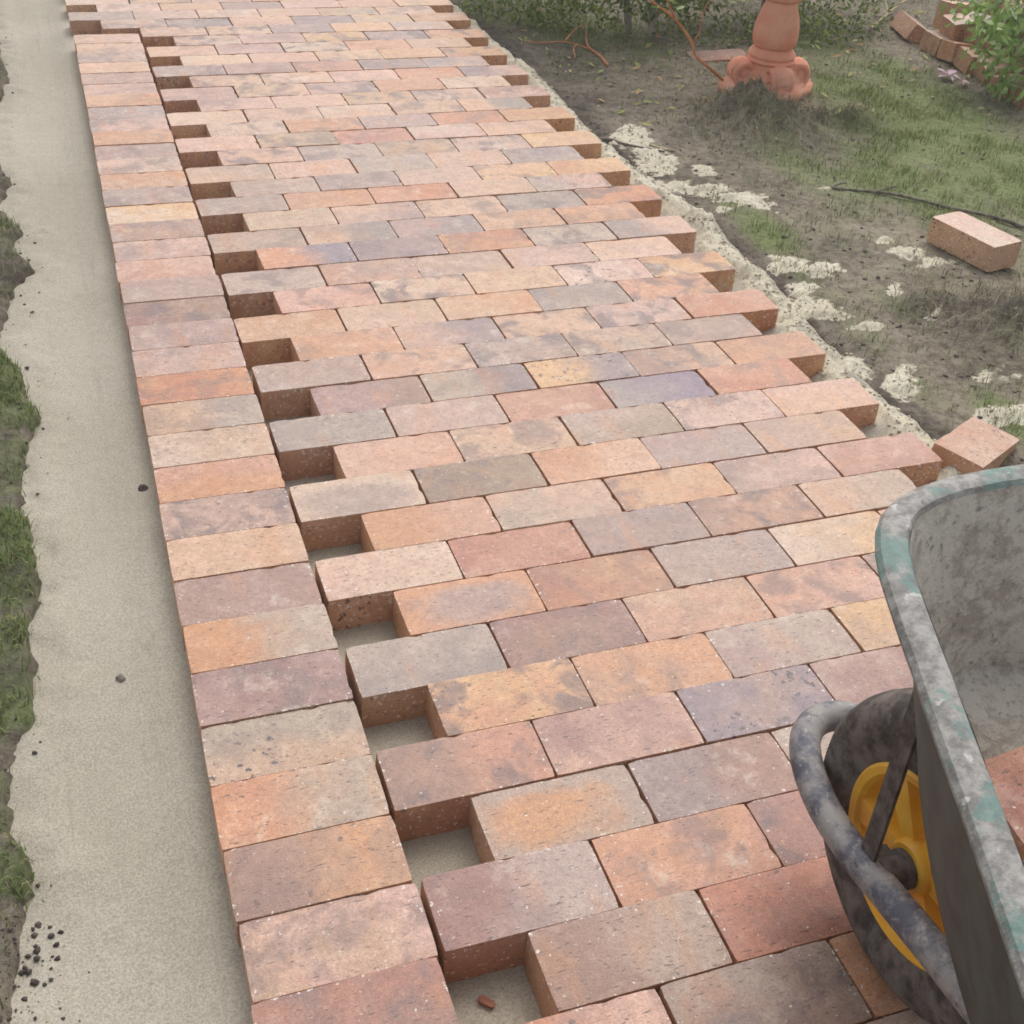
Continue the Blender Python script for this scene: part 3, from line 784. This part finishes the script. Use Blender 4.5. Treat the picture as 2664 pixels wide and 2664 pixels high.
# ------------------------------------------------------------------ low garden wall of salvaged bricks
wall = thing('garden_wall', 'low rough garden bed edging of stacked old bricks under a leafy plant', 'garden wall', (3.5, 3.4, -.06))
def wall_brick(x, y, z, rot, code):
    o = link('brick', rnd.choice(BRICKS), wall, (x - 3.5 + rnd.uniform(-.012, .012), y - 3.4, z + .06 + rnd.uniform(-.004, .008)), tuple(a + rnd.uniform(-.09, .09) for a in rot))
    set_tone(o, code); return o
D = math.radians
for i, (x, y, z, rx, ry, rz, c) in enumerate([
    (3.555, 3.60, -.015, 2, 3, 4, 'cr/gt'), (3.545, 3.475, -.018, -3, 2, -4, 'ta/og'), (3.545, 3.355, -.022, 4, 4, -3, 'pe/ta'), (3.555, 3.232, -.028, 12, 3, -10, 'ta/ol'), (3.52, 3.09, -.03, -8, 0, -4, 'ta/gt'), (3.53, 2.96, -.035, 3, 2, -8, 'og/br'),
    (3.52, 3.84, -.03, 25, 4, 70, 're/br'),
    (3.64, 3.70, .066, 88, 3, 12, 'ta/og'), (3.61, 3.57, .060, 4, -3, -8, 'pi/ta'), (3.60, 3.41, .058, 0, 5, 96, 'dk/mr:s'), (3.60, 3.16, .052, 0, 2, 84, 'dk/br:s'), (3.60, 2.98, .048, 3, 2, -6, 'sa/pi'),
    (3.72, 3.50, .145, 5, 10, 8, 'oo/og'), (3.70, 3.36, .142, 6, 8, -5, 'og/sa'), (3.70, 3.10, .13, 5, 8, -2, 'og/br')]):
    wall_brick(x, y, z, (D(rx), D(ry), D(rz)), c)

# ------------------------------------------------------------------ plants
M_LEAF = mat_tint('pale_leaf', alb((120, 154, 70)), alb((160, 190, 108)), alb((204, 220, 160)), .4, .3)
M_LEAF2 = mat_tint('shrub_leaf', alb((76, 98, 44)), alb((116, 136, 66)), alb((160, 168, 92)), .5, .3)
M_STEM = mat_simple('grey_stem', alb((150, 142, 128)), alb((184, 176, 160)), 40, .9, .5, .002)
M_RUST = mat_simple('russet_stem', alb((186, 110, 62)), alb((214, 146, 90)), 20, .7, .3, .001)
M_STRAW = mat_simple('straw_stem', alb((170, 150, 112)), alb((200, 184, 148)), 30, .8, .2, .001)
M_BLACK = mat_simple('dark_twig', alb((84, 74, 66)), alb((140, 130, 118)), 30, .85, .5, .002)
def set_tint(me, val):
    a = me.attributes.new('tint', 'FLOAT', 'POINT'); a.data.foreach_set('value', np.full(len(me.vertices), val, np.float32)); return me
def leaf_mesh(i, L, W, mat, name='leaf'):
    r = random.Random(i)
    V, F = [], []
    n = 6
    bend = r.uniform(.1, .5)
    for j in range(n + 1):
        t = j / n; w = W * (math.sin(PI * min(1, t * .92 + .08)) ** .8) * (1 - t * .25) * .5
        z = -bend * L * t * t
        V += [(L * t, -w, z + w * .35), (L * t, 0, z), (L * t, w, z + w * .35)]
    for j in range(n):
        a = j * 3
        F += [(a, a + 3, a + 4, a + 1), (a + 1, a + 4, a + 5, a + 2)]
    return set_tint(mesh_np(name, V, F, mat), r.random())
LEAVES = [leaf_mesh(i, .066, .027, M_LEAF) for i in range(8)]
plant = thing('leafy_plant', 'bushy plant with pale green pointed leaves hanging over the brick wall', 'plant', (3.78, 3.22, .0))
def branch(parent, pts, r0, r1, mat, name='stem', n=6, sub=2, base=(0, 0, 0)):
    P = smooth_path([np.array(p) - np.array(base) for p in pts], sub)
    return MB().tube(P, list(np.linspace(r0, r1, len(P))), n).build(name, mat, parent)
pb = (3.78, 3.22, .0)
tips = [at_y(u, v, y) for (u, v, y) in [(2570, 60, 3.2), (2505, 22, 3.35), (2545, 35, 3.24), (2530, 10, 3.35), (2600, 90, 3.15), (2640, 60, 3.1), (2580, 20, 3.2), (2655, 20, 3.15), (2640, 230, 2.95), (2600, 205, 3.0), (2655, 190, 2.95), (2470, 20, 3.5), (2610, -20, 3.3), (2550, -40, 3.4), (2690, 120, 3.0), (2700, 40, 3.1), (2490, -30, 3.6), (2650, -60, 3.2), (2720, -20, 3.1),  (2620, 30, 3.0), (2590, 75, 3.05), (2650, 85, 2.95), (2565, 110, 3.1), (2520, 40, 3.2), (2640, 145, 2.95), (2610, 130, 3.1), (2650, 110, 3.05),  (2580, 150, 3.1), (2440, 5, 3.55), (2660, 215, 2.9)]]
nl = 0
for tpz in tips:
    top = np.array([pb[0] + rnd.uniform(-.05, .1), pb[1] + rnd.uniform(-.12, .12), rnd.uniform(.22, .42)])
    mid = (top + tpz) / 2 + np.array([0, 0, rnd.uniform(.04, .12)])
    branch(plant, [np.array(pb) + np.array([rnd.uniform(-.03, .03), rnd.uniform(-.05, .05), -.02]), top, mid, tpz], .004, .0012, M_STEM, base=pb)
    for k in range(8):
        t = (k + .8 * rnd.random()) / 8
        p = (1 - t) ** 2 * top + 2 * t * (1 - t) * mid + t * t * tpz
        p = p + np.array([rnd.uniform(-.03, .03) for _ in range(3)])
        ang = rnd.uniform(0, 2 * PI)
        o = link('leaf', LEAVES[nl % 8], plant, tuple(p - np.array(pb)), (rnd.uniform(-.8, .8), rnd.uniform(-.45, .95), ang))
        s = rnd.uniform(.75, 1.25); o.scale = (s, s, s); nl += 1

# foliage clouds for the shrubs that reach into the top of the frame
def foliage(parent, name, blobs, count, L, W, mat, seed, base=(0, 0, 0)):
    r = np.random.default_rng(seed)
    V, F, T = [], [], []
    for b in blobs:
        c, rad = np.array(b[:3]), np.array(b[3:6])
        for _ in range(int(count * b[6])):
            d = r.normal(size=3); d /= np.linalg.norm(d); p = c + d * rad * r.uniform(.35, 1.0) ** .6 - np.array(base)
            u = r.normal(size=3); u[2] -= .4; u /= np.linalg.norm(u); w = np.cross(u, r.normal(size=3)); w /= np.linalg.norm(w)
            l, ww = L * r.uniform(.6, 1.3), W * r.uniform(.6, 1.2)
            o = len(V)
            V += [p, p + u * l * .5 + w * ww * .5, p + u * l, p + u * l * .5 - w * ww * .5]
            F += [(o, o + 1, o + 2, o + 3)]
            T += [r.random()] * 4
    me = mesh_np(name, V, F, mat, False)
    a = me.attributes.new('tint', 'FLOAT', 'POINT'); a.data.foreach_set('value', np.array(T, np.float32))
    return tag(link(name, me, parent), kind='stuff')
foliage(plant, 'foliage', [(*tpz, .08, .08, .06, 1) for tpz in tips if tpz[1] < 3.25] + [(3.75, 3.3, .35, .25, .35, .16, 8)], 26, .050, .022, M_LEAF, 44, pb)
sb = (2.30, 4.02, -.06)
shrub = thing('garden_shrub', 'green shrub on twin grey stems behind the bare dug soil', 'shrub', sb)
branch(shrub, [(2.32, 3.99, -.08), (2.33, 4.02, .10), (2.36, 4.06, .30), (2.42, 4.1, .6)], .022, .014, M_STEM, base=sb, n=8)
branch(shrub, [(2.25, 4.06, -.08), (2.23, 4.10, .08), (2.20, 4.14, .26), (2.1, 4.2, .55)], .018, .012, M_STEM, base=sb, n=8)
foliage(shrub, 'foliage', [(2.1, 4.1, .42, .45, .3, .20, 1), (2.5, 4.15, .45, .45, .3, .2, 1), (1.85, 4.25, .36, .25, .25, .12, .35), (2.3, 4.15, .62, .6, .4, .25, 1), (2.75, 4.2, .34, .2, .25, .16, .5), (1.75, 4.35, .20, .22, .2, .14, .5), (2.35, 4.0, .30, .25, .15, .14, .6), (2.05, 3.95, .30, .3, .15, .12, .6), (2.28, 4.0, .12, .2, .16, .10, .5), (2.0, 4.15, .12, .2, .2, .12, .5), (2.55, 4.15, .10, .2, .15, .1, .5)], 1100, .034, .016, M_LEAF2, 5, sb)
sb2 = (3.05, 4.35, -.04)
shrub2 = thing('garden_shrub', 'dark green low bush with drooping leaves behind the terracotta pedestal', 'shrub', sb2)
branch(shrub2, [(3.05, 4.35, -.06), (3.03, 4.33, .12), (2.98, 4.3, .35)], .014, .008, M_STEM, base=sb2)
foliage(shrub2, 'foliage', [(2.95, 4.15, .22, .22, .2, .16, 1), (3.2, 4.25, .3, .3, .25, .2, 1), (3.0, 4.45, .4, .4, .3, .2, .8)], 700, .05, .018, M_LEAF2, 9, sb2)

# russet sapling that crosses in front of the shrub
def ground_pt(u, v): return at(u, v, -.05)
sp0 = at_y(1890, 216, 3.26)
sap = thing('russet_sapling', 'thin orange brown sapling stem bending left beside the terracotta pedestal', 'sapling', tuple(sp0))
pts = [at_y(*p) for p in ((1890, 218, 3.26), (1848, 178, 3.28), (1806, 146, 3.30), (1803, 110, 3.32), (1752, 42, 3.38), (1690, 2, 3.45), (1640, -60, 3.5), (1600, -160, 3.55))]
branch(sap, pts, .0062, .0040, M_RUST, base=sp0)
branch(sap, [at_y(*p) for p in ((1804, 112, 3.32), (1822, 80, 3.30), (1826, 40, 3.30), (1850, -10, 3.3))], .003, .0018, M_RUST, 'side_shoot', base=sp0)
branch(sap, [at_y(*p) for p in ((1755, 44, 3.38), (1738, 10, 3.36), (1722, -50, 3.36), (1700, -140, 3.36))], .0042, .003, M_RUST, 'side_shoot', base=sp0)
for p in ((1740, 20, 3.38), (1720, 15, 3.40), (1735, -5, 3.38), (1690, 20, 3.44), (1675, -5, 3.45), (1760, 25, 3.37), (1660, -20, 3.46), (1715, -20, 3.38)):
    o = link('leaf', LEAVES[rnd.randrange(8)], sap, tuple(at_y(*p) - sp0), (rnd.uniform(-.6, .6), rnd.uniform(-.6, .9), rnd.uniform(0, 6)))
    o.scale = (.6, .6, .6)

# dead twigs on the ground
def twig(label, pts, r0, r1, mat, cat='twig', forks=(), lift=.004, group=None):
    W = []
    for (u, v) in pts:
        p = at(u, v, -.05); p[2] = gz(p[0], p[1]) + lift; W.append(p)
    b = W[0].copy()
    P = smooth_path([w - b for w in W], 2)
    t = tag(MB().tube(P, list(np.linspace(r0, r1, len(P))), 7).build('twig', mat, None, True, tuple(b)), label, cat, group)
    for f in forks:
        W2 = []
        for i, (u, v, dz) in enumerate(f):
            p = at(u, v, -.05); p[2] = gz(p[0], p[1]) + lift + dz; W2.append(p - b)
        P2 = smooth_path(W2, 2)
        MB().tube(P2, list(np.linspace(r0 * .6, r1 * .6, len(P2))), 6).build('side_twig', mat, t)
    return t
twig('long blackish twig lying on the grass behind the lone pink brick', [(2164, 487), (2240, 492), (2310, 497), (2400, 520), (2480, 538), (2580, 560), (2700, 596)], 0.0042, .0062, M_BLACK, lift=.007, forks=[[(2164, 487, 0), (2185, 480, .004), (2200, 478, .006)], [(2280, 494, 0), (2310, 488, .005), (2330, 486, .008)]])
twig('crooked orange dead twig lying on dark soil beside the path', [(1582, 168), (1560, 138), (1530, 120), (1524, 95), (1526, 70), (1522, 52)], .0055, .003, M_RUST, lift=.010, forks=[[(1530, 122, 0), (1500, 118, .01), (1460, 112, .01), (1400, 112, .005), (1368, 105, .004)], [(1500, 118, .01), (1490, 130, .005), (1497, 150, .002)], [(1470, 112, .01), (1490, 92, .02), (1512, 80, .03)]])
twig('thin straw coloured dead twig lying in the shade near the wall', [(2262, 90), (2300, 62), (2330, 42), (2365, 22), (2400, -5)], .006, .003, M_STRAW, lift=.03, forks=[[(2312, 54, .02), (2350, 57, .04), (2372, 48, .05), (2390, 36, .06)], [(2300, 62, .02), (2285, 30, .05), (2262, 14, .07)], [(2330, 44, .02), (2330, 20, .05), (2345, -4, .07)]])
twig('short dark stick lying on the soil next to the largest white sand patch', [(1560, 350), (1590, 358), (1612, 372), (1640, 380), (1730, 392)], .006, .003, M_BLACK, lift=.006)
twig('grey broken twig lying on trampled soil near the sand spills', [(1690, 376), (1720, 384), (1757, 392)], .004, .003, M_STRAW, lift=.004)

# fallen pink flowers
M_PETAL = mat_tint('petal', alb((246, 236, 240)), alb((240, 206, 222)), alb((224, 160, 196)), .5, .3)
def flower(label, u, v, seed, s, n=5):
    p = at(u, v, -.05); p[2] = gz(p[0], p[1]) + .012
    r = random.Random(seed)
    t = thing('fallen_flower', label, 'flower', tuple(p), (r.uniform(-.4, .4), r.uniform(-.4, .4), r.uniform(0, 6)))
    for k in range(n):
        me = leaf_mesh(300 + seed * 10 + k, s, s * .62, M_PETAL, 'petal')
        link('petal', me, t, (0, 0, .004), (r.uniform(-.3, .3), -r.uniform(.0, .8), 2 * PI * k / n + r.uniform(-.2, .2)))
flower('larger white and pink fallen blossom lying in the grass near the wall', 2462, 200, 1, .052, 6)
flower('smaller mauve pink fallen blossom lying nearest the wall plant', 2502, 216, 2, .03)

# dark clod and small pieces on the sand
def clod(u, v, r, label, z=SAND_Z, name='soil_clod', mat=M_SOIL, sub=3):
    p = at(u, v, z)
    bm = bmesh.new(); bmesh.ops.create_icosphere(bm, subdivisions=sub, radius=r)
    for w in bm.verts:
        n = float(fbm(w.co.x / r * .5 + u, w.co.y / r * .5 + w.co.z / r * .4 + v, 2.2, 3, 4)); w.co *= 1 + .45 * n
        w.co.z *= .7
    o = link(name, mesh_bm(name, bm, mat), None, (p[0], p[1], z + r * .45))
    return tag(o, label, 'clod')
M_DARKSOIL = mat_simple('dark_soil', alb((66, 58, 54)), alb((100, 90, 82)), 80, .95, .8, .003)
clod(375, 1278, .0105, 'dark soil clod on the sand strip against the brick edge', SAND_Z + .008, mat=M_DARKSOIL)
clod(314, 1767, .007, 'small grey clod pressed into the sand strip', mat=mat_simple('grey_soil', alb((120, 114, 106)), alb((150, 142, 132)), 80, .95, .8, .003))
cl = at(1265, 2612, SAND_Z)
bm = bmesh.new(); bmesh.ops.create_cube(bm, size=1); bmesh.ops.subdivide_edges(bm, edges=bm.edges, cuts=2, use_grid_fill=True)
for w in bm.verts:
    w.co.x *= .024 * (1 - .5 * abs(w.co.y)); w.co.x += rnd.uniform(-.001, .001); w.co.y *= .009; w.co.z *= .005
tag(link('brick_chip', mesh_bm('brick_chip', bm, mat_simple('red_chip', alb((140, 88, 68)), alb((164, 108, 86)), 90, .8), False), None, (cl[0], cl[1], SAND_Z + .005), (.1, .1, -.75)), 'tiny red brick chip lying on sand in the nearest gap', 'brick chip')

# ------------------------------------------------------------------ grass blades, crumbs, litter
def scatter(n, xr_, yr_, dens):
    X = rng.uniform(*xr_, n); Y = rng.uniform(*yr_, n)
    k = rng.random(n) < dens(X, Y)
    return X[k], Y[k]
def blades(name, X, Y, Z, hmin, hmax, w, mat, lean=.9, tint=None):
    n = len(X)
    h = rng.uniform(hmin, hmax, n); a = rng.uniform(0, 2 * PI, n); ln = rng.uniform(.2, lean, n) * h
    b = a + PI / 2 + rng.normal(0, .4, n)
    wx, wy = np.cos(b) * w / 2, np.sin(b) * w / 2
    dx, dy = np.cos(a) * ln, np.sin(a) * ln
    P = np.zeros((n, 5, 3))
    P[:, 0] = np.stack([X - wx, Y - wy, Z - .004], 1); P[:, 1] = np.stack([X + wx, Y + wy, Z - .004], 1)
    P[:, 2] = np.stack([X + wx * .8 + dx * .4, Y + wy * .8 + dy * .4, Z + h * .62], 1); P[:, 3] = np.stack([X - wx * .8 + dx * .4, Y - wy * .8 + dy * .4, Z + h * .62], 1)
    P[:, 4] = np.stack([X + dx, Y + dy, Z + h * .9], 1)
    me = bpy.data.meshes.new(name)
    me.vertices.add(n * 5); me.vertices.foreach_set('co', P.ravel())
    base = np.arange(n) * 5
    quads = np.stack([base, base + 1, base + 2, base + 3], 1); tris = np.stack([base + 3, base + 2, base + 4], 1)
    li = np.concatenate([quads.ravel(), tris.ravel()]).astype(np.int32)
    me.loops.add(len(li)); me.loops.foreach_set('vertex_index', li)
    me.polygons.add(2 * n)
    me.polygons.foreach_set('loop_start', np.concatenate([np.arange(n) * 4, n * 4 + np.arange(n) * 3]).astype(np.int32))
    me.materials.append(mat)
    tv = np.repeat(np.clip(rng.normal(.42, .33, n), 0, 1) if tint is None else tint, 5).astype(np.float32)
    a_ = me.attributes.new('tint', 'FLOAT', 'POINT'); a_.data.foreach_set('value', tv)
    me.update(calc_edges=True)
    return tag(link(name, me), kind='stuff')
G1 = lambda X, Y: np.clip(green(X, Y), 0, 1)
X, Y = scatter(700000, (1.6, 4.8), (.3, 5.5), lambda X, Y: .42 * G1(X, Y) ** 1.2 * np.clip(.45 + 1.6 * fbm(X, Y, 11, 4, 63), .03, 1))
blades('grass', X, Y, ground_z(X, Y), .010, .030, .0019, M_GRASS, 1.25)
X, Y = scatter(260000, (-.75, .08), (-.4, 5.0), lambda X, Y: .95 * G1(X, Y) * np.clip(.55 + 1.3 * fbm(X, Y, 24, 4, 51), .08, 1) * (X < left_edge(Y) - .004))
blades('lawn_edge_grass', X, Y, ground_z(X, Y), .007, .022, .0019, M_GRASS, 1.3)
# dry root fibres over the dug heaps
hx, hy = [], []
for (cx, cy, r, h) in HEAPS:
    k = int(260 * r / .15)
    hx.append(rng.normal(cx, r * .6, k)); hy.append(rng.normal(cy, r * .6, k))
hx, hy = np.concatenate(hx), np.concatenate(hy)
M_ROOT = mat_tint('root_fibre', alb((112, 100, 84)), alb((150, 136, 112)), alb((188, 174, 144)), .8)
blades('root_fibres', hx, hy, ground_z(hx, hy), .010, .045, .0020, M_ROOT, 2.6)

# flat dry straw over the trampled soil
X, Y = scatter(16000, (1.65, 3.9), (.5, 5.0), lambda X, Y: np.clip(.25 + .9 * fbm(X, Y, 5, 3, 91), .02, .7) * (X > right_edge(Y) + .06))
blades('dry_straw', X, Y, ground_z(X, Y) + .002, .003, .009, .0017, M_ROOT, 6.)

def crumbs(name, X, Y, Z, rmin, rmax, mat, sq=.7):
    n = len(X)
    base = np.array([(0, 0, 1), (.94, 0, .3), (.29, .9, .3), (-.76, .55, .3), (-.76, -.55, .3), (.29, -.9, .3), (.5, .4, -.6), (-.5, .4, -.6), (0, -.6, -.6)])
    faces = [(0, 1, 2), (0, 2, 3), (0, 3, 4), (0, 4, 5), (0, 5, 1), (1, 6, 2), (2, 6, 7), (2, 7, 3), (3, 7, 4), (4, 7, 8), (4, 8, 5), (5, 8, 1), (1, 8, 6)]
    r = rmin * (rmax / rmin) ** (rng.random(n) ** 2.2)
    P = base[None] * r[:, None, None] * rng.uniform(.6, 1.4, (n, 9, 1))
    a = rng.uniform(0, 2 * PI, n); c, s_ = np.cos(a)[:, None], np.sin(a)[:, None]
    Q = P.copy(); Q[..., 0] = P[..., 0] * c - P[..., 1] * s_; Q[..., 1] = P[..., 0] * s_ + P[..., 1] * c; Q[..., 2] *= sq
    Q += np.stack([X, Y, Z + r * .25], 1)[:, None]
    F = (np.array(faces)[None] + (np.arange(n) * 9)[:, None, None]).reshape(-1, 3)
    me = bpy.data.meshes.new(name)
    me.vertices.add(n * 9); me.vertices.foreach_set('co', Q.ravel())
    me.loops.add(len(F) * 3); me.loops.foreach_set('vertex_index', F.ravel().astype(np.int32))
    me.polygons.add(len(F)); me.polygons.foreach_set('loop_start', np.arange(0, len(F) * 3, 3, dtype=np.int32))
    me.materials.append(mat); me.update(calc_edges=True)
    return tag(link(name, me), kind='stuff')
X, Y = scatter(15000, (1.6, 3.6), (.4, 5.0), lambda X, Y: np.clip(.75 - G1(X, Y), .1, .8) * (X > right_edge(Y) + .03))
crumbs('soil_crumbs', X, Y, ground_z(X, Y) - .0015, .0016, .009, M_SOIL)
# crumbs of soil knocked on to the left side of the sand
X, Y = scatter(26000, (-.5, .02), (-.3, 4.6), lambda X, Y: np.exp(-np.maximum(X - left_edge(Y), 0) / .022) * (.035 + .9 * (np.abs(Y - .10) < .13) + .10 * ((Y > 1.45) & (Y < 2.4))) * (X > left_edge(Y) - .05))
crumbs('sand_edge_crumbs', X, Y, np.maximum(sand_z(X, Y), ground_z(X, Y)), .0010, .0058, M_DARKSOIL)
# sand crumbs along the foot of the brick ends and round the spills
X, Y = scatter(110000, (1.5, 3.0), (.6, 3.6), lambda X, Y: np.where(np.abs(X - right_edge(Y)) < .03, .35, np.clip((spill_h(X, Y) + .25) * .4, 0, .25)))
crumbs('sand_crumbs', X, Y, np.maximum(np.maximum(sand_z(X, Y), ground_z(X, Y)), spill_z(X, Y)), .0012, .006, M_SPILL)
# bright fallen leaves in the garden bed
X, Y = scatter(900, (1.7, 3.8), (2.6, 5.2), lambda X, Y: np.clip((Y - 2.6) / 2.0, .05, .5))
M_LITTER = mat_tint('fallen_leaf', alb((150, 160, 92)), alb((188, 184, 120)), alb((196, 150, 96)), .6, .2)
n = len(X); V, F, T = [], [], []
for i in range(n):
    R = Euler((rnd.uniform(-.5, .5), rnd.uniform(-.5, .5), rnd.uniform(0, 6))).to_matrix(); l = rnd.uniform(.010, .024)
    z = gz(X[i], Y[i]) + .008
    o = len(V); V += [tuple(R @ Vector(q) * l + Vector((X[i], Y[i], z))) for q in ((-1, 0, 0), (0, -.4, .1), (1, 0, 0), (0, .4, .1))]; F.append((o, o + 1, o + 2, o + 3)); T += [rnd.random()] * 4
me = mesh_np('fallen_leaves', V, F, M_LITTER, False); a = me.attributes.new('tint', 'FLOAT', 'POINT'); a.data.foreach_set('value', np.array(T, np.float32))
tag(link('fallen_leaves', me), kind='stuff')
# low weeds and creeping leaves along the far bed
foliage(None, 'bed_weeds', [(1.75, 4.35, -.02, .22, .25, .05, 1), (2.05, 4.15, -.02, .25, .2, .05, 1), (2.6, 3.95, -.02, .3, .2, .06, 1), (2.95, 3.85, -.01, .25, .2, .08, 1.2), (1.95, 4.5, .02, .4, .2, .1, 1.5), (3.15, 3.95, .03, .3, .2, .12, 1.4)], 420, .030, .012, M_LEAF2, 15)

# added volume imitating lens veil, pales the far end of the path
hz = bmesh.new(); bmesh.ops.create_cube(hz, size=1)
bmesh.ops.scale(hz, vec=(150, 150, 3.2), verts=hz.verts); bmesh.ops.translate(hz, vec=(2, 2.3, .4), verts=hz.verts)
mh = bpy.data.materials.new('haze'); mh.use_nodes = True
mh.node_tree.nodes.remove(mh.node_tree.nodes['Principled BSDF'])
pv = mh.node_tree.nodes.new('ShaderNodeVolumePrincipled'); pv.inputs['Density'].default_value = .008
pv.inputs['Color'].default_value = (1, .96, .92, 1)
mh.node_tree.links.new(pv.outputs[0], mh.node_tree.nodes['Material Output'].inputs['Volume'])
tag(link('haze', mesh_bm('haze', hz, mh, False)), kind='stuff')
